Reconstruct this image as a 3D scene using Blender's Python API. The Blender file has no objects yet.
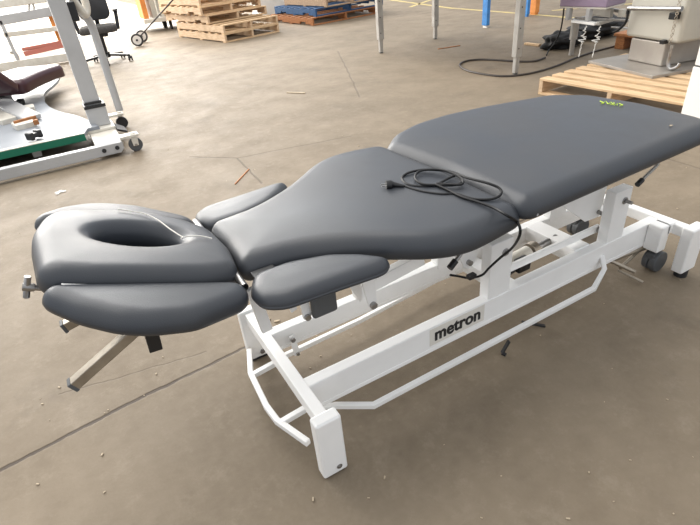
import bpy, bmesh, math, random
import numpy as np
from mathutils import Vector, Matrix
from mathutils.geometry import delaunay_2d_cdt
random.seed(7)
C = bpy.context.scene.collection
PI = math.pi
# ------------------------------------------------------------------ camera
CAM = Vector((-0.28441, -0.82959, 1.24109))
RX = Vector((0.86003844, -0.50308306, -0.0850959))
RY = Vector((0.33170022, 0.42455319, 0.84245448))
RZ = Vector((-0.38769685, -0.75276957, 0.53200483))
F = 507.33
cd = bpy.data.cameras.new('camera'); cam = bpy.data.objects.new('camera', cd); C.objects.link(cam)
cd.sensor_width = 36; cd.lens = 36*F/700; cd.clip_start = 0.02; cd.clip_end = 200
m = Matrix((RX, RY, RZ)).transposed().to_4x4(); m.translation = CAM
cam.matrix_world = m
bpy.context.scene.camera = cam

def at(u, v, **k):
    "a point of the place, from where it shows and one known coordinate"
    d = RX*(u-350) - RY*(v-262.5) - RZ*F
    (ax, val), = k.items(); i = 'xyz'.index(ax)
    return CAM + d*((val-CAM[i])/d[i])

# ------------------------------------------------------------------ materials
def mat(name, col, rough=.5, metal=0, col2=None, scale=8, detail=4, bump=0, bscale=60, spec=.5, rough2=None, lo=.35, hi=.65, stretch=None):
    m = bpy.data.materials.new(name); m.use_nodes = True
    n = m.node_tree.nodes; l = m.node_tree.links; b = n['Principled BSDF']
    b.inputs['Base Color'].default_value = (*col, 1); b.inputs['Roughness'].default_value = rough
    b.inputs['Metallic'].default_value = metal; b.inputs['Specular IOR Level'].default_value = spec
    tc = n.new('ShaderNodeTexCoord'); src = tc.outputs['Object']
    if stretch:
        mp = n.new('ShaderNodeMapping'); mp.inputs['Scale'].default_value = stretch
        l.new(src, mp.inputs[0]); src = mp.outputs[0]
    if col2 or rough2 is not None:
        t = n.new('ShaderNodeTexNoise'); t.inputs['Scale'].default_value = scale; t.inputs['Detail'].default_value = detail
        l.new(src, t.inputs['Vector'])
        r = n.new('ShaderNodeMapRange'); r.inputs[1].default_value = lo; r.inputs[2].default_value = hi
        l.new(t.outputs[0], r.inputs[0])
        if col2:
            mx = n.new('ShaderNodeMix'); mx.data_type = 'RGBA'
            mx.inputs[6].default_value = (*col, 1); mx.inputs[7].default_value = (*col2, 1)
            l.new(r.outputs[0], mx.inputs[0]); l.new(mx.outputs[2], b.inputs['Base Color'])
        if rough2 is not None:
            r2 = n.new('ShaderNodeMapRange'); r2.inputs[3].default_value = rough; r2.inputs[4].default_value = rough2
            l.new(r.outputs[0], r2.inputs[0]); l.new(r2.outputs[0], b.inputs['Roughness'])
    if bump:
        t = n.new('ShaderNodeTexNoise'); t.inputs['Scale'].default_value = bscale; t.inputs['Detail'].default_value = 4
        l.new(src, t.inputs['Vector'])
        bp = n.new('ShaderNodeBump'); bp.inputs['Strength'].default_value = bump; bp.inputs['Distance'].default_value = .004
        l.new(t.outputs[0], bp.inputs['Height']); l.new(bp.outputs[0], b.inputs['Normal'])
    return m
M = {}
M['vinyl'] = mat('grey_vinyl', (.033, .038, .047), .36, col2=(.045, .048, .054), scale=5, detail=8, bump=.12, bscale=420, rough2=.47, spec=.5)
M['white'] = mat('white_powder_coat', (.88, .875, .86), .32, col2=(.92, .915, .90), scale=9, bump=.03, bscale=200)
M['white_dirty'] = mat('worn_white_paint', (.70, .67, .61), .4, col2=(.55, .49, .42), scale=14, detail=8, lo=.5, hi=.75)
M['cream'] = mat('cream_label', (.74, .71, .65), .5)
M['black'] = mat('black_plastic', (.012, .012, .013), .4)
M['rubber'] = mat('black_rubber', (.02, .02, .022), .6)
M['cordblack'] = mat('black_cord', (.008, .008, .009), .5, spec=.3)
M['grey_plastic'] = mat('dark_grey_plastic', (.085, .09, .095), .55)
M['steel'] = mat('zinc_steel', (.40, .39, .38), .32, .9, col2=(.28, .27, .26), scale=30)
M['dull_steel'] = mat('dull_steel_bar', (.42, .37, .30), .42, .75, col2=(.30, .26, .21), scale=25)
M['brushed'] = mat('brushed_stainless', (.42, .39, .35), .48, .6, col2=(.33, .30, .27), scale=4)
M['alu'] = mat('grey_painted_steel', (.50, .49, .46), .38, .35, col2=(.40, .38, .35), scale=6)
M['machine'] = mat('light_grey_enamel', (.46, .46, .46), .38, col2=(.40, .40, .40), scale=4)
M['machine_white'] = mat('off_white_enamel', (.68, .65, .58), .4, col2=(.58, .54, .47), scale=12)
M['sheet'] = mat('pale_blue_grey_board', (.25, .27, .30), .5, col2=(.22, .235, .26), scale=3)
M['green'] = mat('green_edge', (.0, .13, .07), .5)
M['maroon'] = mat('maroon_vinyl', (.045, .012, .018), .3)
M['red'] = mat('faded_red_paint', (.50, .17, .13), .5)
M['orange'] = mat('orange_paint', (.75, .28, .06), .5, col2=(.62, .22, .05), scale=10)
M['blue'] = mat('blue_paint', (.05, .24, .58), .45, col2=(.04, .17, .42), scale=12)
M['blue_pallet'] = mat('blue_pallet_paint', (.018, .085, .21), .7, col2=(.012, .05, .13), scale=18, stretch=(1, 1, 5))
M['wood'] = mat('pale_pine', (.66, .47, .28), .7, col2=(.50, .33, .18), scale=7, detail=8, bump=.3, bscale=60, stretch=(1, 7, 7))
M['wood2'] = mat('pale_pine_lengthwise', (.63, .46, .30), .7, col2=(.48, .33, .20), scale=7, detail=8, bump=.3, bscale=60, stretch=(7, 1, 7))
M['brown_wood'] = mat('orange_brown_wood', (.42, .17, .055), .7, col2=(.26, .10, .035), scale=9, stretch=(3, 3, 7))
M['old_wood'] = mat('weathered_pallet_wood', (.36, .25, .16), .8, col2=(.24, .16, .10), scale=9, detail=8, stretch=(3, 3, 7))
M['purple'] = mat('pale_purple_vinyl', (.34, .26, .36), .42, col2=(.28, .21, .30), scale=5)
M['cabinet'] = mat('warm_grey_enamel', (.46, .44, .38), .42, col2=(.40, .38, .33), scale=2)
M['marble'] = mat('dusty_white_laminate', (.76, .73, .68), .5, col2=(.60, .56, .51), scale=5, detail=8, lo=.5, hi=.8)
M['cloth'] = mat('dark_seat_cloth', (.040, .038, .036), .9, col2=(.065, .058, .052), scale=40)
M['bag'] = mat('black_nylon', (.010, .010, .011), .7, bump=.8, bscale=25)
M['string'] = mat('white_string', (.75, .72, .66), .7)
M['clear'] = mat('crumpled_plastic_tie', (.72, .71, .68), .25)
M['lime'] = mat('lime_marker', (.55, .75, .03), .6)
M['chip'] = mat('pale_chip', (.42, .34, .24), .7)
M['brown_cable'] = mat('dark_brown_cable', (.045, .035, .03), .5)
M['yellow'] = mat('worn_yellow_floor_paint', (.55, .43, .14), .6, col2=(.36, .28, .15), scale=9, detail=8)

def floor_material():
    m = bpy.data.materials.new('dusty_concrete'); m.use_nodes = True
    n = m.node_tree.nodes; l = m.node_tree.links; b = n['Principled BSDF']
    tc = n.new('ShaderNodeTexCoord'); P = tc.outputs['Object']
    def noise(s, d=6, r=.6, vec=P):
        t = n.new('ShaderNodeTexNoise'); t.inputs['Scale'].default_value = s; t.inputs['Detail'].default_value = d
        t.inputs['Roughness'].default_value = r; l.new(vec, t.inputs['Vector']); return t
    def rng(x, a, b_, c=0, d=1):
        r = n.new('ShaderNodeMapRange'); [r.inputs[i+1].__setattr__('default_value', v) for i, v in enumerate((a, b_, c, d))]
        l.new(x, r.inputs[0]); return r.outputs[0]
    def mix(f, a, c, mode='MIX'):
        x = n.new('ShaderNodeMix'); x.data_type = 'RGBA'; x.blend_type = mode
        if isinstance(f, float): x.inputs[0].default_value = f
        else: l.new(f, x.inputs[0])
        for s, v in ((6, a), (7, c)):
            if isinstance(v, tuple): x.inputs[s].default_value = (*v, 1)
            else: l.new(v, x.inputs[s])
        return x.outputs[2]
    def math_(op, a, c=None):
        x = n.new('ShaderNodeMath'); x.operation = op
        for i, v in enumerate((a, c)):
            if v is None: continue
            if isinstance(v, (int, float)): x.inputs[i].default_value = v
            else: l.new(v, x.inputs[i])
        return x.outputs[0]
    big = noise(.55, 5); mid = noise(3.2, 8, .68); fine = noise(28, 8, .75); streak = noise(1.6, 6, .6)
    col = mix(rng(big.outputs[0], .35, .65), (.176, .141, .099), (.228, .182, .129))
    col = mix(rng(mid.outputs[0], .38, .66, 0, .55), col, (.140, .111, .079))
    col = mix(rng(fine.outputs[0], .45, .72, 0, .5), col, (.225, .183, .136))
    scuff = noise(9, 10, .8); blot = noise(1.7, 10, .7)
    col = mix(rng(scuff.outputs[0], .53, .66, 0, .5), col, (.27, .225, .17))
    col = mix(rng(blot.outputs[0], .50, .64, 0, .35), col, (.26, .212, .155))
    col = mix(rng(blot.outputs[0], .34, .44, .4, 0), col, (.112, .090, .066))
    vo = n.new('ShaderNodeTexVoronoi'); vo.inputs['Scale'].default_value = 11; vo.feature = 'F1'
    l.new(P, vo.inputs['Vector'])
    col = mix(rng(vo.outputs['Distance'], .04, .075, .35, 0), col, (.26, .21, .155))
    # saw-cut joints and cracks, each a segment (x0,y0,x1,y1,width,strength)
    wob = noise(6, 4); wv = n.new('ShaderNodeVectorMath'); wv.operation = 'SCALE'; wv.inputs['Scale'].default_value = .035
    sb = n.new('ShaderNodeVectorMath'); sb.operation = 'SUBTRACT'; sb.inputs[1].default_value = (.5, .5, .5)
    l.new(wob.outputs['Color'], sb.inputs[0]); l.new(sb.outputs[0], wv.inputs[0])
    ad = n.new('ShaderNodeVectorMath'); ad.operation = 'ADD'; l.new(P, ad.inputs[0]); l.new(wv.outputs[0], ad.inputs[1])
    sx = n.new('ShaderNodeSeparateXYZ'); l.new(ad.outputs[0], sx.inputs[0])
    segs = SEGS; dark = None
    for (x0, y0, x1, y1, w, s) in segs:
        dx, dy = x1-x0, y1-y0; L2 = dx*dx+dy*dy
        X = math_('SUBTRACT', sx.outputs[0], x0); Y = math_('SUBTRACT', sx.outputs[1], y0)
        t = math_('ADD', math_('MULTIPLY', X, dx/L2), math_('MULTIPLY', Y, dy/L2))
        tn = n.new('ShaderNodeClamp'); l.new(t, tn.inputs[0]); t = tn.outputs[0]
        ex = math_('SUBTRACT', X, math_('MULTIPLY', t, dx)); ey = math_('SUBTRACT', Y, math_('MULTIPLY', t, dy))
        d = math_('SQRT', math_('ADD', math_('MULTIPLY', ex, ex), math_('MULTIPLY', ey, ey)))
        k = rng(d, w*.45, w, s, 0)
        dark = k if dark is None else math_('MAXIMUM', dark, k)
    col = mix(dark, col, (.075, .058, .045))
    l.new(col, b.inputs['Base Color'])
    l.new(rng(mid.outputs[0], .3, .7, .55, .72), b.inputs['Roughness'])
    b.inputs['Specular IOR Level'].default_value = .22
    h = math_('SUBTRACT', math_('ADD', math_('MULTIPLY', fine.outputs[0], .35), math_('MULTIPLY', mid.outputs[0], .5)), math_('MULTIPLY', dark, 1.2))
    bp = n.new('ShaderNodeBump'); bp.inputs['Strength'].default_value = .35; bp.inputs['Distance'].default_value = .01
    l.new(h, bp.inputs['Height']); l.new(bp.outputs[0], b.inputs['Normal'])
    return m
def seg(u0, v0, u1, v1, w, s):
    a, b = at(u0, v0, z=0), at(u1, v1, z=0); return (a.x, a.y, b.x, b.y, w, s)
SEGS = [(-2.4, .40, -.25, .640, .010, 1), (-.25, .640, 2.6, .78, .009, .9),
        seg(190, 157, 237, 158, .009, .6), seg(237, 158, 262, 183, .009, .55), seg(237, 158, 300, 146, .009, .5), seg(300, 146, 352, 136, .010, .45),
        seg(540, 120, 760, 187, .010, .35), seg(338, 51, 350, 75, .012, .4), seg(350, 75, 360, 97, .012, .4), seg(60, 395, 205, 352, .004, .35)]

# ------------------------------------------------------------------ mesh building
class MB:
    def __init__(s): s.v = []; s.f = []
    def add(s, vs, fs):
        o = len(s.v); s.v += [Vector(v) for v in vs]; s.f += [[i+o for i in f] for f in fs]; return s
    def box(s, c, d, rot=None, taper=1):
        c = Vector(c); vs = []
        for z in (-.5, .5):
            k = taper if z > 0 else 1
            for x, y in ((-.5, -.5), (.5, -.5), (.5, .5), (-.5, .5)):
                p = Vector((x*d[0]*k, y*d[1]*k, z*d[2]))
                if rot is not None: p = rot @ p
                vs.append(c+p)
        return s.add(vs, [(3, 2, 1, 0), (4, 5, 6, 7), (0, 1, 5, 4), (1, 2, 6, 5), (2, 3, 7, 6), (3, 0, 4, 7)])
    def b6(s, x0, x1, y0, y1, z0, z1): return s.box(((x0+x1)/2, (y0+y1)/2, (z0+z1)/2), (x1-x0, y1-y0, z1-z0))
    def bar(s, p, q, w, h, up=(0, 0, 1)):
        p, q = Vector(p), Vector(q); a = (q-p); L = a.length; a.normalize()
        side = Vector(up).cross(a)
        if side.length < 1e-4: side = Vector((1, 0, 0)).cross(a)
        side.normalize(); u = a.cross(side)
        return s.box((p+q)/2, (L, w, h), Matrix((a, side, u)).transposed())
    def tube(s, pts, r, n=10, cap=True, radii=None):
        pts = [Vector(p) for p in pts]; N = len(pts); vs = []; ref = None
        for i, p in enumerate(pts):
            t = (pts[min(i+1, N-1)]-pts[max(i-1, 0)]).normalized()
            if ref is None:
                ref = Vector((0, 0, 1)) if abs(t.z) < .9 else Vector((1, 0, 0))
                ref = (ref - t*ref.dot(t)).normalized()
            else: ref = (ref - t*ref.dot(t)).normalized()
            b = t.cross(ref); rr = radii[i] if radii else r
            for k in range(n):
                a = 2*PI*k/n; vs.append(p+ref*math.cos(a)*rr+b*math.sin(a)*rr)
        fs = [[i*n+k, i*n+(k+1) % n, (i+1)*n+(k+1) % n, (i+1)*n+k] for i in range(N-1) for k in range(n)]
        if cap: fs += [list(range(n))[::-1], [(N-1)*n+k for k in range(n)]]
        return s.add(vs, fs)
    def sqtube(s, pts, w, h):
        "square bar bent through points, mitred"
        pts = [Vector(p) for p in pts]; N = len(pts); vs = []
        for i, p in enumerate(pts):
            t0 = (pts[i]-pts[i-1]).normalized() if i else None
            t1 = (pts[i+1]-pts[i]).normalized() if i < N-1 else None
            t = (t0+t1).normalized() if t0 and t1 else (t0 or t1)
            k = 1/max(.5, t.dot(t1 or t0))
            up = Vector((0, 0, 1)); sd = up.cross(t)
            if sd.length < .3: sd = Vector((0, 1, 0))
            sd.normalize(); u = t.cross(sd)
            for a, b in ((-1, -1), (1, -1), (1, 1), (-1, 1)): vs.append(p+sd*a*w/2*k+u*b*h/2*k)
        fs = [[i*4+k, i*4+(k+1) % 4, (i+1)*4+(k+1) % 4, (i+1)*4+k] for i in range(N-1) for k in range(4)]
        fs += [[3, 2, 1, 0], [(N-1)*4+k for k in range(4)]]
        return s.add(vs, fs)
    def cyl(s, p, q, r, n=20, r2=None):
        return s.tube([p, q], r, n, radii=[r, r if r2 is None else r2])
    def ring(s, c, axis, R, r, n=32, k=10):
        c = Vector(c); a = Vector(axis).normalized(); e = a.orthogonal().normalized(); g = a.cross(e); vs = []
        for i in range(n):
            t = 2*PI*i/n; d = e*math.cos(t)+g*math.sin(t)
            for j in range(k):
                b = 2*PI*j/k; vs.append(c+d*(R+r*math.cos(b))+a*r*math.sin(b))
        return s.add(vs, [[i*k+j, ((i+1) % n)*k+j, ((i+1) % n)*k+(j+1) % k, i*k+(j+1) % k] for i in range(n) for j in range(k)])
    def prism(s, poly, axis, a, b):
        "polygon in the two other axes pushed along axis from a to b"
        i = 'xyz'.index(axis); o = [k for k in range(3) if k != i]; n = len(poly); vs = []
        for h in (a, b):
            for p in poly:
                v = [0, 0, 0]; v[i] = h; v[o[0]] = p[0]; v[o[1]] = p[1]; vs.append(v)
        return s.add(vs, [list(range(n))[::-1], list(range(n, 2*n))]+[[k, (k+1) % n, n+(k+1) % n, n+k] for k in range(n)])
    def build(s, name, m, parent=None, smooth=False, soft=False, bevel=0, seg=2, sub=0, label=None):
        me = bpy.data.meshes.new(name); me.from_pydata([tuple(v) for v in s.v], [], s.f)
        bm = bmesh.new(); bm.from_mesh(me); bmesh.ops.recalc_face_normals(bm, faces=bm.faces); bm.to_mesh(me); bm.free()
        o = bpy.data.objects.new(name, me); C.objects.link(o); me.materials.append(m if not isinstance(m, str) else M[m])
        if parent is not None:
            o.parent = parent; root = parent
            w = Matrix.Identity(4); p = parent
            while p: w = p.matrix_basis @ w; p = p.parent
            me.transform(w.inverted())
        if smooth or bevel:
            for p in me.polygons: p.use_smooth = True
            me.set_sharp_from_angle(angle=math.radians(42)) if not (sub or soft) else None
        if bevel:
            b = o.modifiers.new('bevel', 'BEVEL'); b.width = bevel; b.segments = seg; b.limit_method = 'ANGLE'; b.angle_limit = math.radians(40)
            b.harden_normals = True
        if sub:
            x = o.modifiers.new('sub', 'SUBSURF'); x.levels = sub; x.render_levels = sub
        if label: o['label'] = label
        return o
def tag(o, label, cat, group=None):
    o['label'] = label; o['category'] = cat
    if group: o['group'] = group
    return o
def thing(name, label, cat, loc=(0, 0, 0), rz=0, group=None):
    o = bpy.data.objects.new(name, None); C.objects.link(o); o.location = loc; o.rotation_euler = (0, 0, rz)
    o.empty_display_size = .1
    o.matrix_basis = Matrix.Translation(loc) @ Matrix.Rotation(rz, 4, 'Z')
    return tag(o, label, cat, group)
def struct(o): o['kind'] = 'structure'; return o
def copy_tree(o, parent=None):
    c = o.copy(); C.objects.link(c); c.parent = parent
    for ch in list(o.children): copy_tree(ch, c)
    return c
def spline(pts, n=8, closed=False):
    pts = [Vector(p) for p in pts]; N = len(pts); out = []
    for i in range(N if closed else N-1):
        g = (lambda k: pts[k % N]) if closed else (lambda k: pts[max(0, min(N-1, k))])
        p0, p1, p2, p3 = g(i-1), g(i), g(i+1), g(i+2)
        for j in range(n):
            t = j/n; out.append(.5*((2*p1)+(p2-p0)*t+(2*p0-5*p1+4*p2-p3)*t*t+(3*p1-p0-3*p2+p3)*t**3))
    if not closed: out.append(pts[-1])
    return out
def fillet(pts, n=6):
    "closed polygon of (x, y, radius) with rounded corners"
    out = []; N = len(pts)
    for i in range(N):
        p = Vector(pts[i][:2]); a = Vector(pts[i-1][:2]); b = Vector(pts[(i+1) % N][:2]); r = pts[i][2]
        da = (a-p); db = (b-p); la, lb = da.length, db.length; da.normalize(); db.normalize()
        ang = math.acos(max(-1, min(1, da.dot(db))))
        if r <= 0 or ang > PI-.02: out.append(p); continue
        t = min(r/math.tan(ang/2), la*.48, lb*.48); rr = t*math.tan(ang/2)
        ctr = p+(da+db).normalized()*(rr/math.sin(ang/2)); s, e = p+da*t-ctr, p+db*t-ctr; om = PI-ang
        for k in range(n+1):
            q = k/n; out.append(ctr+(s*math.sin((1-q)*om)+e*math.sin(q*om))/math.sin(om))
    return out
def smooth2(pts, N=150):
    P = resample(fillet([(a, b, .035) for a, b, c in pts]), N)
    for _ in range(9): P = [P[i]*.5+(P[i-1]+P[(i+1) % N])*.25 for i in range(N)]
    return P
def resample(poly, N):
    P = poly+[poly[0]]; d = [0]
    for i in range(len(poly)): d.append(d[-1]+(P[i+1]-P[i]).length)
    out = []; j = 0
    for k in range(N):
        t = d[-1]*k/N
        while d[j+1] < t: j += 1
        out.append(P[j].lerp(P[j+1], (t-d[j])/max(1e-9, d[j+1]-d[j])))
    return out
def ccw(poly):
    A = sum(poly[i-1].x*poly[i].y-poly[i].x*poly[i-1].y for i in range(len(poly)))
    return poly if A > 0 else poly[::-1]
def inset(poly, d):
    out = []; N = len(poly)
    for i in range(N):
        t = (poly[(i+1) % N]-poly[i-1]).normalized(); out.append(poly[i]+Vector((-t.y, t.x))*d)
    return out
def cushion(outline, T, roll, crown=.006, N=160, hole=None, frame=None, g=.009):
    """upholstered pad: outline in its own plane, top near 0, bottom at -T, rolled edge, optional oval hole"""
    o = ccw(resample(ccw(outline), N))
    P = np.array([(p.x, p.y) for p in o]); Q = np.roll(P, -1, axis=0); D = Q-P; L2 = (D**2).sum(1)
    def dist(X):
        v = X[:, None, :]-P[None]; t = np.clip((v*D).sum(2)/L2, 0, 1); e = v-t[..., None]*D
        return np.sqrt((e**2).sum(2)).min(1)
    def inside(X, P=P):
        Q = np.roll(P, -1, axis=0); x, y = X[:, :1], X[:, 1:]
        c = ((P[:, 1] > y) != (Q[:, 1] > y)) & (x < (Q[:, 0]-P[:, 0])*(y-P[:, 1])/(Q[:, 1]-P[:, 1]+1e-12)+P[:, 0])
        return c.sum(1) % 2 == 1
    if hole: (hx, hy), (ra, rb), soft = hole
    def height(X, d):
        q = np.clip(d/roll, 0, 1); z = -roll+roll*.95*np.sqrt(1-(1-q)**2)+crown*(1-np.exp(-d/.06))
        if hole:
            rr = np.sqrt(((X[:, 0]-hx)/ra)**2+((X[:, 1]-hy)/rb)**2); h = np.clip((rr-1)*(ra+rb)/2/soft, 0, 1)
            z = z-soft*1.1*(1-np.sqrt(1-(1-h)**2))-.006*np.exp(-((rr-1)*(ra+rb)/2/.05)**2)
        return z
    rings = []
    for d, z in ((roll*.35, -T), (roll*.12, -T+.004)): rings.append([(p.x, p.y, z) for p in inset(o, d)])
    rings.append([(p.x, p.y, -T+.012) for p in o]); rings.append([(p.x, p.y, -roll) for p in o])
    for q in (.012, .045, .10, .17, .26, .36, .47, .58, .70):
        A = np.array([(p.x, p.y) for p in inset(o, roll*q)]); z = height(A, np.full(len(A), roll*q))
        rings.append([(a[0], a[1], zz) for a, zz in zip(A, z)])
    R = len(rings); V = [p for k in rings for p in k]
    fs = [[r*N+k, r*N+(k+1) % N, (r+1)*N+(k+1) % N, (r+1)*N+k] for r in range(R-1) for k in range(N)]
    lo, hi = P.min(0), P.max(0)
    G = np.array([(x+(.5*g if j % 2 else 0), y) for j, y in enumerate(np.arange(lo[1], hi[1], g*.87)) for x in np.arange(lo[0], hi[0], g)])
    G = G[inside(G)]; dG = dist(G); keep = dG > roll*.70+g*.45
    hr = []
    if hole:
        rr = np.sqrt(((G[:, 0]-hx)/ra)**2+((G[:, 1]-hy)/rb)**2); keep &= rr > 1+(soft*.45+g*.4)/((ra+rb)/2)
        M_ = 64
        for q in (0, .02, .08, .18, .30, .45):
            k = 1+q*soft/((ra+rb)/2); hr.append([(hx+math.cos(2*PI*i/M_)*ra*k, hy+math.sin(2*PI*i/M_)*rb*k) for i in range(M_)])
    G = G[keep]; dG = dG[keep]
    inner = rings[-1]; base = (R-1)*N
    pts = [Vector(p[:2]) for p in inner]+[Vector(p) for p in G.tolist()]
    idx = list(range(base, base+N)); V += [(x, y, z) for (x, y), z in zip(G.tolist(), height(G, dG).tolist())]; idx += list(range(base+N, base+N+len(G)))
    edges = [(i, (i+1) % N) for i in range(N)]
    if hole:
        for q in hr[::-1]:
            A = np.array(q); z = height(A, dist(A)); st = len(V); V += [(a[0], a[1], zz) for a, zz in zip(A, z)]
            if q is hr[-1]:
                n0 = len(pts); pts += [Vector(p) for p in q]; idx += list(range(st, st+M_)); edges += [(n0+i, n0+(i+1) % M_) for i in range(M_)]
            else: fs += [[st-M_+i, st-M_+(i+1) % M_, st+(i+1) % M_, st+i] for i in range(M_)]
        st = len(V); V += [(hx+math.cos(2*PI*i/M_)*ra, hy+math.sin(2*PI*i/M_)*rb, -T) for i in range(M_)]
        fs += [[st-M_+i, st-M_+(i+1) % M_, st+(i+1) % M_, st+i] for i in range(M_)]
        # underside annulus, fanned by angle
        low = rings[0]; ang_ = [math.atan2((p[1]-hy)/rb, (p[0]-hx)/ra) for p in low]
        near_ = [int(round(a/(2*PI)*M_)) % M_ for a in ang_]
        for k in range(N):
            a, b2 = near_[k], near_[(k+1) % N]; fs.append([k, (k+1) % N, st+b2] if a == b2 else [k, (k+1) % N, st+b2, st+a])
    else: fs.append(list(range(N))[::-1])
    res = delaunay_2d_cdt(pts, edges, [], 0, 1e-7)
    vo, tri, orig = res[0], res[2], res[3]
    cen, cand = [], []
    for t in tri:
        c = [vo[i] for i in t]; cx = sum(p.x for p in c)/3; cy = sum(p.y for p in c)/3
        if hole and ((cx-hx)/ra)**2+((cy-hy)/rb)**2 < (1+.40*soft/((ra+rb)/2))**2: continue
        cen.append((cx, cy)); cand.append(t)
    ok = inside(np.array(cen), np.array([p[:2] for p in inner]))
    for t, k_ in zip(cand, ok):
        if not k_: continue
        f_ = [idx[orig[i][0]] for i in t if orig[i]]
        if len(f_) == 3: fs.append(f_)
    f = frame or (lambda x, y, z: (x, y, z))
    return MB().add([f(*p) for p in V], fs)

# ------------------------------------------------------------------ setting
fl = MB().add([(-14, -6, 0), (24, -6, 0), (24, 12, 0), (-14, 12, 0), (3.2, 12, 0), (3.2, 40, 0), (24, 40, 0), (-14, 40, 0)], [(0, 1, 2, 4, 3), (4, 2, 6, 5), (3, 4, 5, 7)]).build('floor', floor_material()); struct(fl)
fl.data.materials.append(mat('yard_concrete_paled_for_sun', (.52, .47, .40), .8, col2=(.42, .38, .32), scale=2))  # paler concrete colour carries part of the sun's brightness on the yard
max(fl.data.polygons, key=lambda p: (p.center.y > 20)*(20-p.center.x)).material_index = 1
a, b, c_, d_ = at(352, 0, z=.002), at(440, 7.5, z=.002), at(512, 13, z=.002), at(612, 4, z=.002)
def strip(pts, w):
    mb = MB(); P = [Vector((p.x, p.y, .002)) for p in pts]
    for p, q in zip(P, P[1:]):
        t = (q-p).normalized(); s = Vector((-t.y, t.x, 0))*w/2; mb.add([p-s, q-s, q+s, p+s], [(0, 1, 2, 3)])
    return mb
l1a, l1b = at(370, -3, z=.002), at(535, 14.5, z=.002)
tag(strip([l1a, at(450, 8, z=.002), l1b, at(620, 22, z=.002)], .10).build('floor_line', 'yellow'), 'long worn yellow line painted across the concrete floor, running behind the blue post', 'floor marking')
tag(strip([at(410, 7, z=.002), at(436, -2, z=.002)], .09).build('floor_line', 'yellow'), 'short yellow line branching off the long one near the top edge', 'floor marking')
tag(strip([at(552, 10.5, z=.002), at(640, 3, z=.002)], .09).build('floor_line', 'yellow'), 'yellow floor line right of the orange post, behind the purple couch', 'floor marking')

# ------------------------------------------------------------------ treatment couch
B = thing('treatment_couch', 'long grey vinyl treatment couch with face hole on a white steel frame', 'treatment couch')
YC = .337
# frame: end feet, crossbars, beams, posts
def leg(x0, x1, y0, y1, z0, z1):
    return MB().b6(x0, x1, y0, y1, z0, z1).build('frame_leg', 'white', B, bevel=.007, seg=3)
for y0 in (.0, .565):
    g = leg(-.003, .072, y0-.003*(1 if y0 < .1 else -1), y0+.037, .006, .218)
    MB().b6(.006, .063, y0+.004, y0+.033, 0, .007).build('foot_pad', 'rubber', g)
    yb = y0-.002 if y0 < .1 else y0-.002
    MB().cyl((.046, y0+.002, .030), (.046, y0-.004, .030), .0085, 16).cyl((.046, y0, .030), (.046, y0-.007, .030), .005, 6).build('bolt', 'steel', g, smooth=True)
MB().b6(.016, .051, .03, .57, .165, .209).build('crossbar', 'white', B, bevel=.003)
for y0, s in ((.146, 1), (.415, -1)):
    bm_ = MB().b6(.045, 1.625, y0, y0+.040, .105 if s > 0 else .132, .206)
    beam = bm_.build('side_beam', 'white', B, bevel=.004)
    if s > 0:
        MB().bar(at(509, 341, z=.055), at(502, 353, z=.008), .012, .006).bar(at(502, 353, z=.008), at(506, 355, z=.006), .012, .006).build('strap_end', 'rubber', B)
        MB().bar(at(522, 322, z=.03), at(545, 326, z=.008), .012, .006).build('strap_end', 'rubber', B)
    MB().b6(.05, 1.60, y0-.0015, y0+.001, .108 if s > 0 else .134, .122 if s > 0 else .146).build('weld_seam', 'white', beam, bevel=.001)
for x0, x1, zt in ((.716, .812, .414), (1.303, 1.398, .412)):
    for y0 in (.150, .411):
        p = MB().b6(x0, x1, y0, y0+.042, .19, zt).build('post', 'white', B, bevel=.004)
        yb = y0
        if y0 < .3:
            cx = (x0+x1)/2+(.012 if x0 < 1 else .010)
            MB().ring((cx, yb-.002, zt-.045), (0, 1, 0), .011, .0028).cyl((cx, yb, zt-.045), (cx, yb-.010 if x0 < 1 else yb-.03, zt-.045), .0065, 12).build('bolt', 'steel', p, smooth=True)
# right end: crossbar, outer legs with rubber feet, caster arches
MB().b6(1.612, 1.652, .0, .60, .168, .212).build('crossbar', 'white', B, bevel=.006, seg=3)
for y0 in (-.004, .563):
    g = leg(1.590, 1.680, y0, y0+.045, .028, .222)
    MB().cyl((1.632, y0+.022, 0), (1.632, y0+.022, .03), .024, 18).build('foot_pad', 'rubber', g, smooth=True)
for yh, fl_ in ((.115, 1), (.485, -1)):
    h = MB().b6(1.545, 1.60, yh-.03, yh+.03, .10, .214).b6(1.58, 1.64, yh-.03, yh+.03, .17, .214).build('caster_housing', 'white', B, bevel=.006, seg=3)
    cs = MB().cyl((1.575, yh, .06), (1.575, yh, .105), .012, 14).box((1.575, yh-.005, .072), (.05, .034, .03)).build('caster', 'grey_plastic', B, bevel=.004)
    MB().cyl((1.588, yh-.034, .046), (1.588, yh-.006, .046), .044, 32).cyl((1.588, yh+.022, .046), (1.588, yh-.002, .046), .044, 32).build('wheel', 'grey_plastic', cs, smooth=True, bevel=.004)
# bent side rails
for sgn in (1, -1):
    yy = .100
    pth = [(.055, .175, .078), (.125, .152, .078), (.222, .094, .070), (1.205, .1, .070), (1.262, .110, .130), (1.300, .162, .165)] if sgn > 0 else [(.055, .448, .072), (.40, .462, .070), (.775, .498, .070), (1.365, .482, .070), (1.40, .47, .10), (1.42, .446, .14)]
    r = MB().sqtube(pth, .016, .018).build('foot_rail', 'white', B, bevel=.003)
    if sgn > 0:
        MB().b6(.715, .765, yy-.009, yy-.0075, .066, .075).b6(.790, .842, yy-.009, yy-.0075, .066, .075).build('worn_sticker', 'black', r)
        MB().b6(.774, .781, yy-.009, yy-.0075, .067, .074).build('warning_sticker', 'lime', r, label='small yellow sticker')
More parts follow.
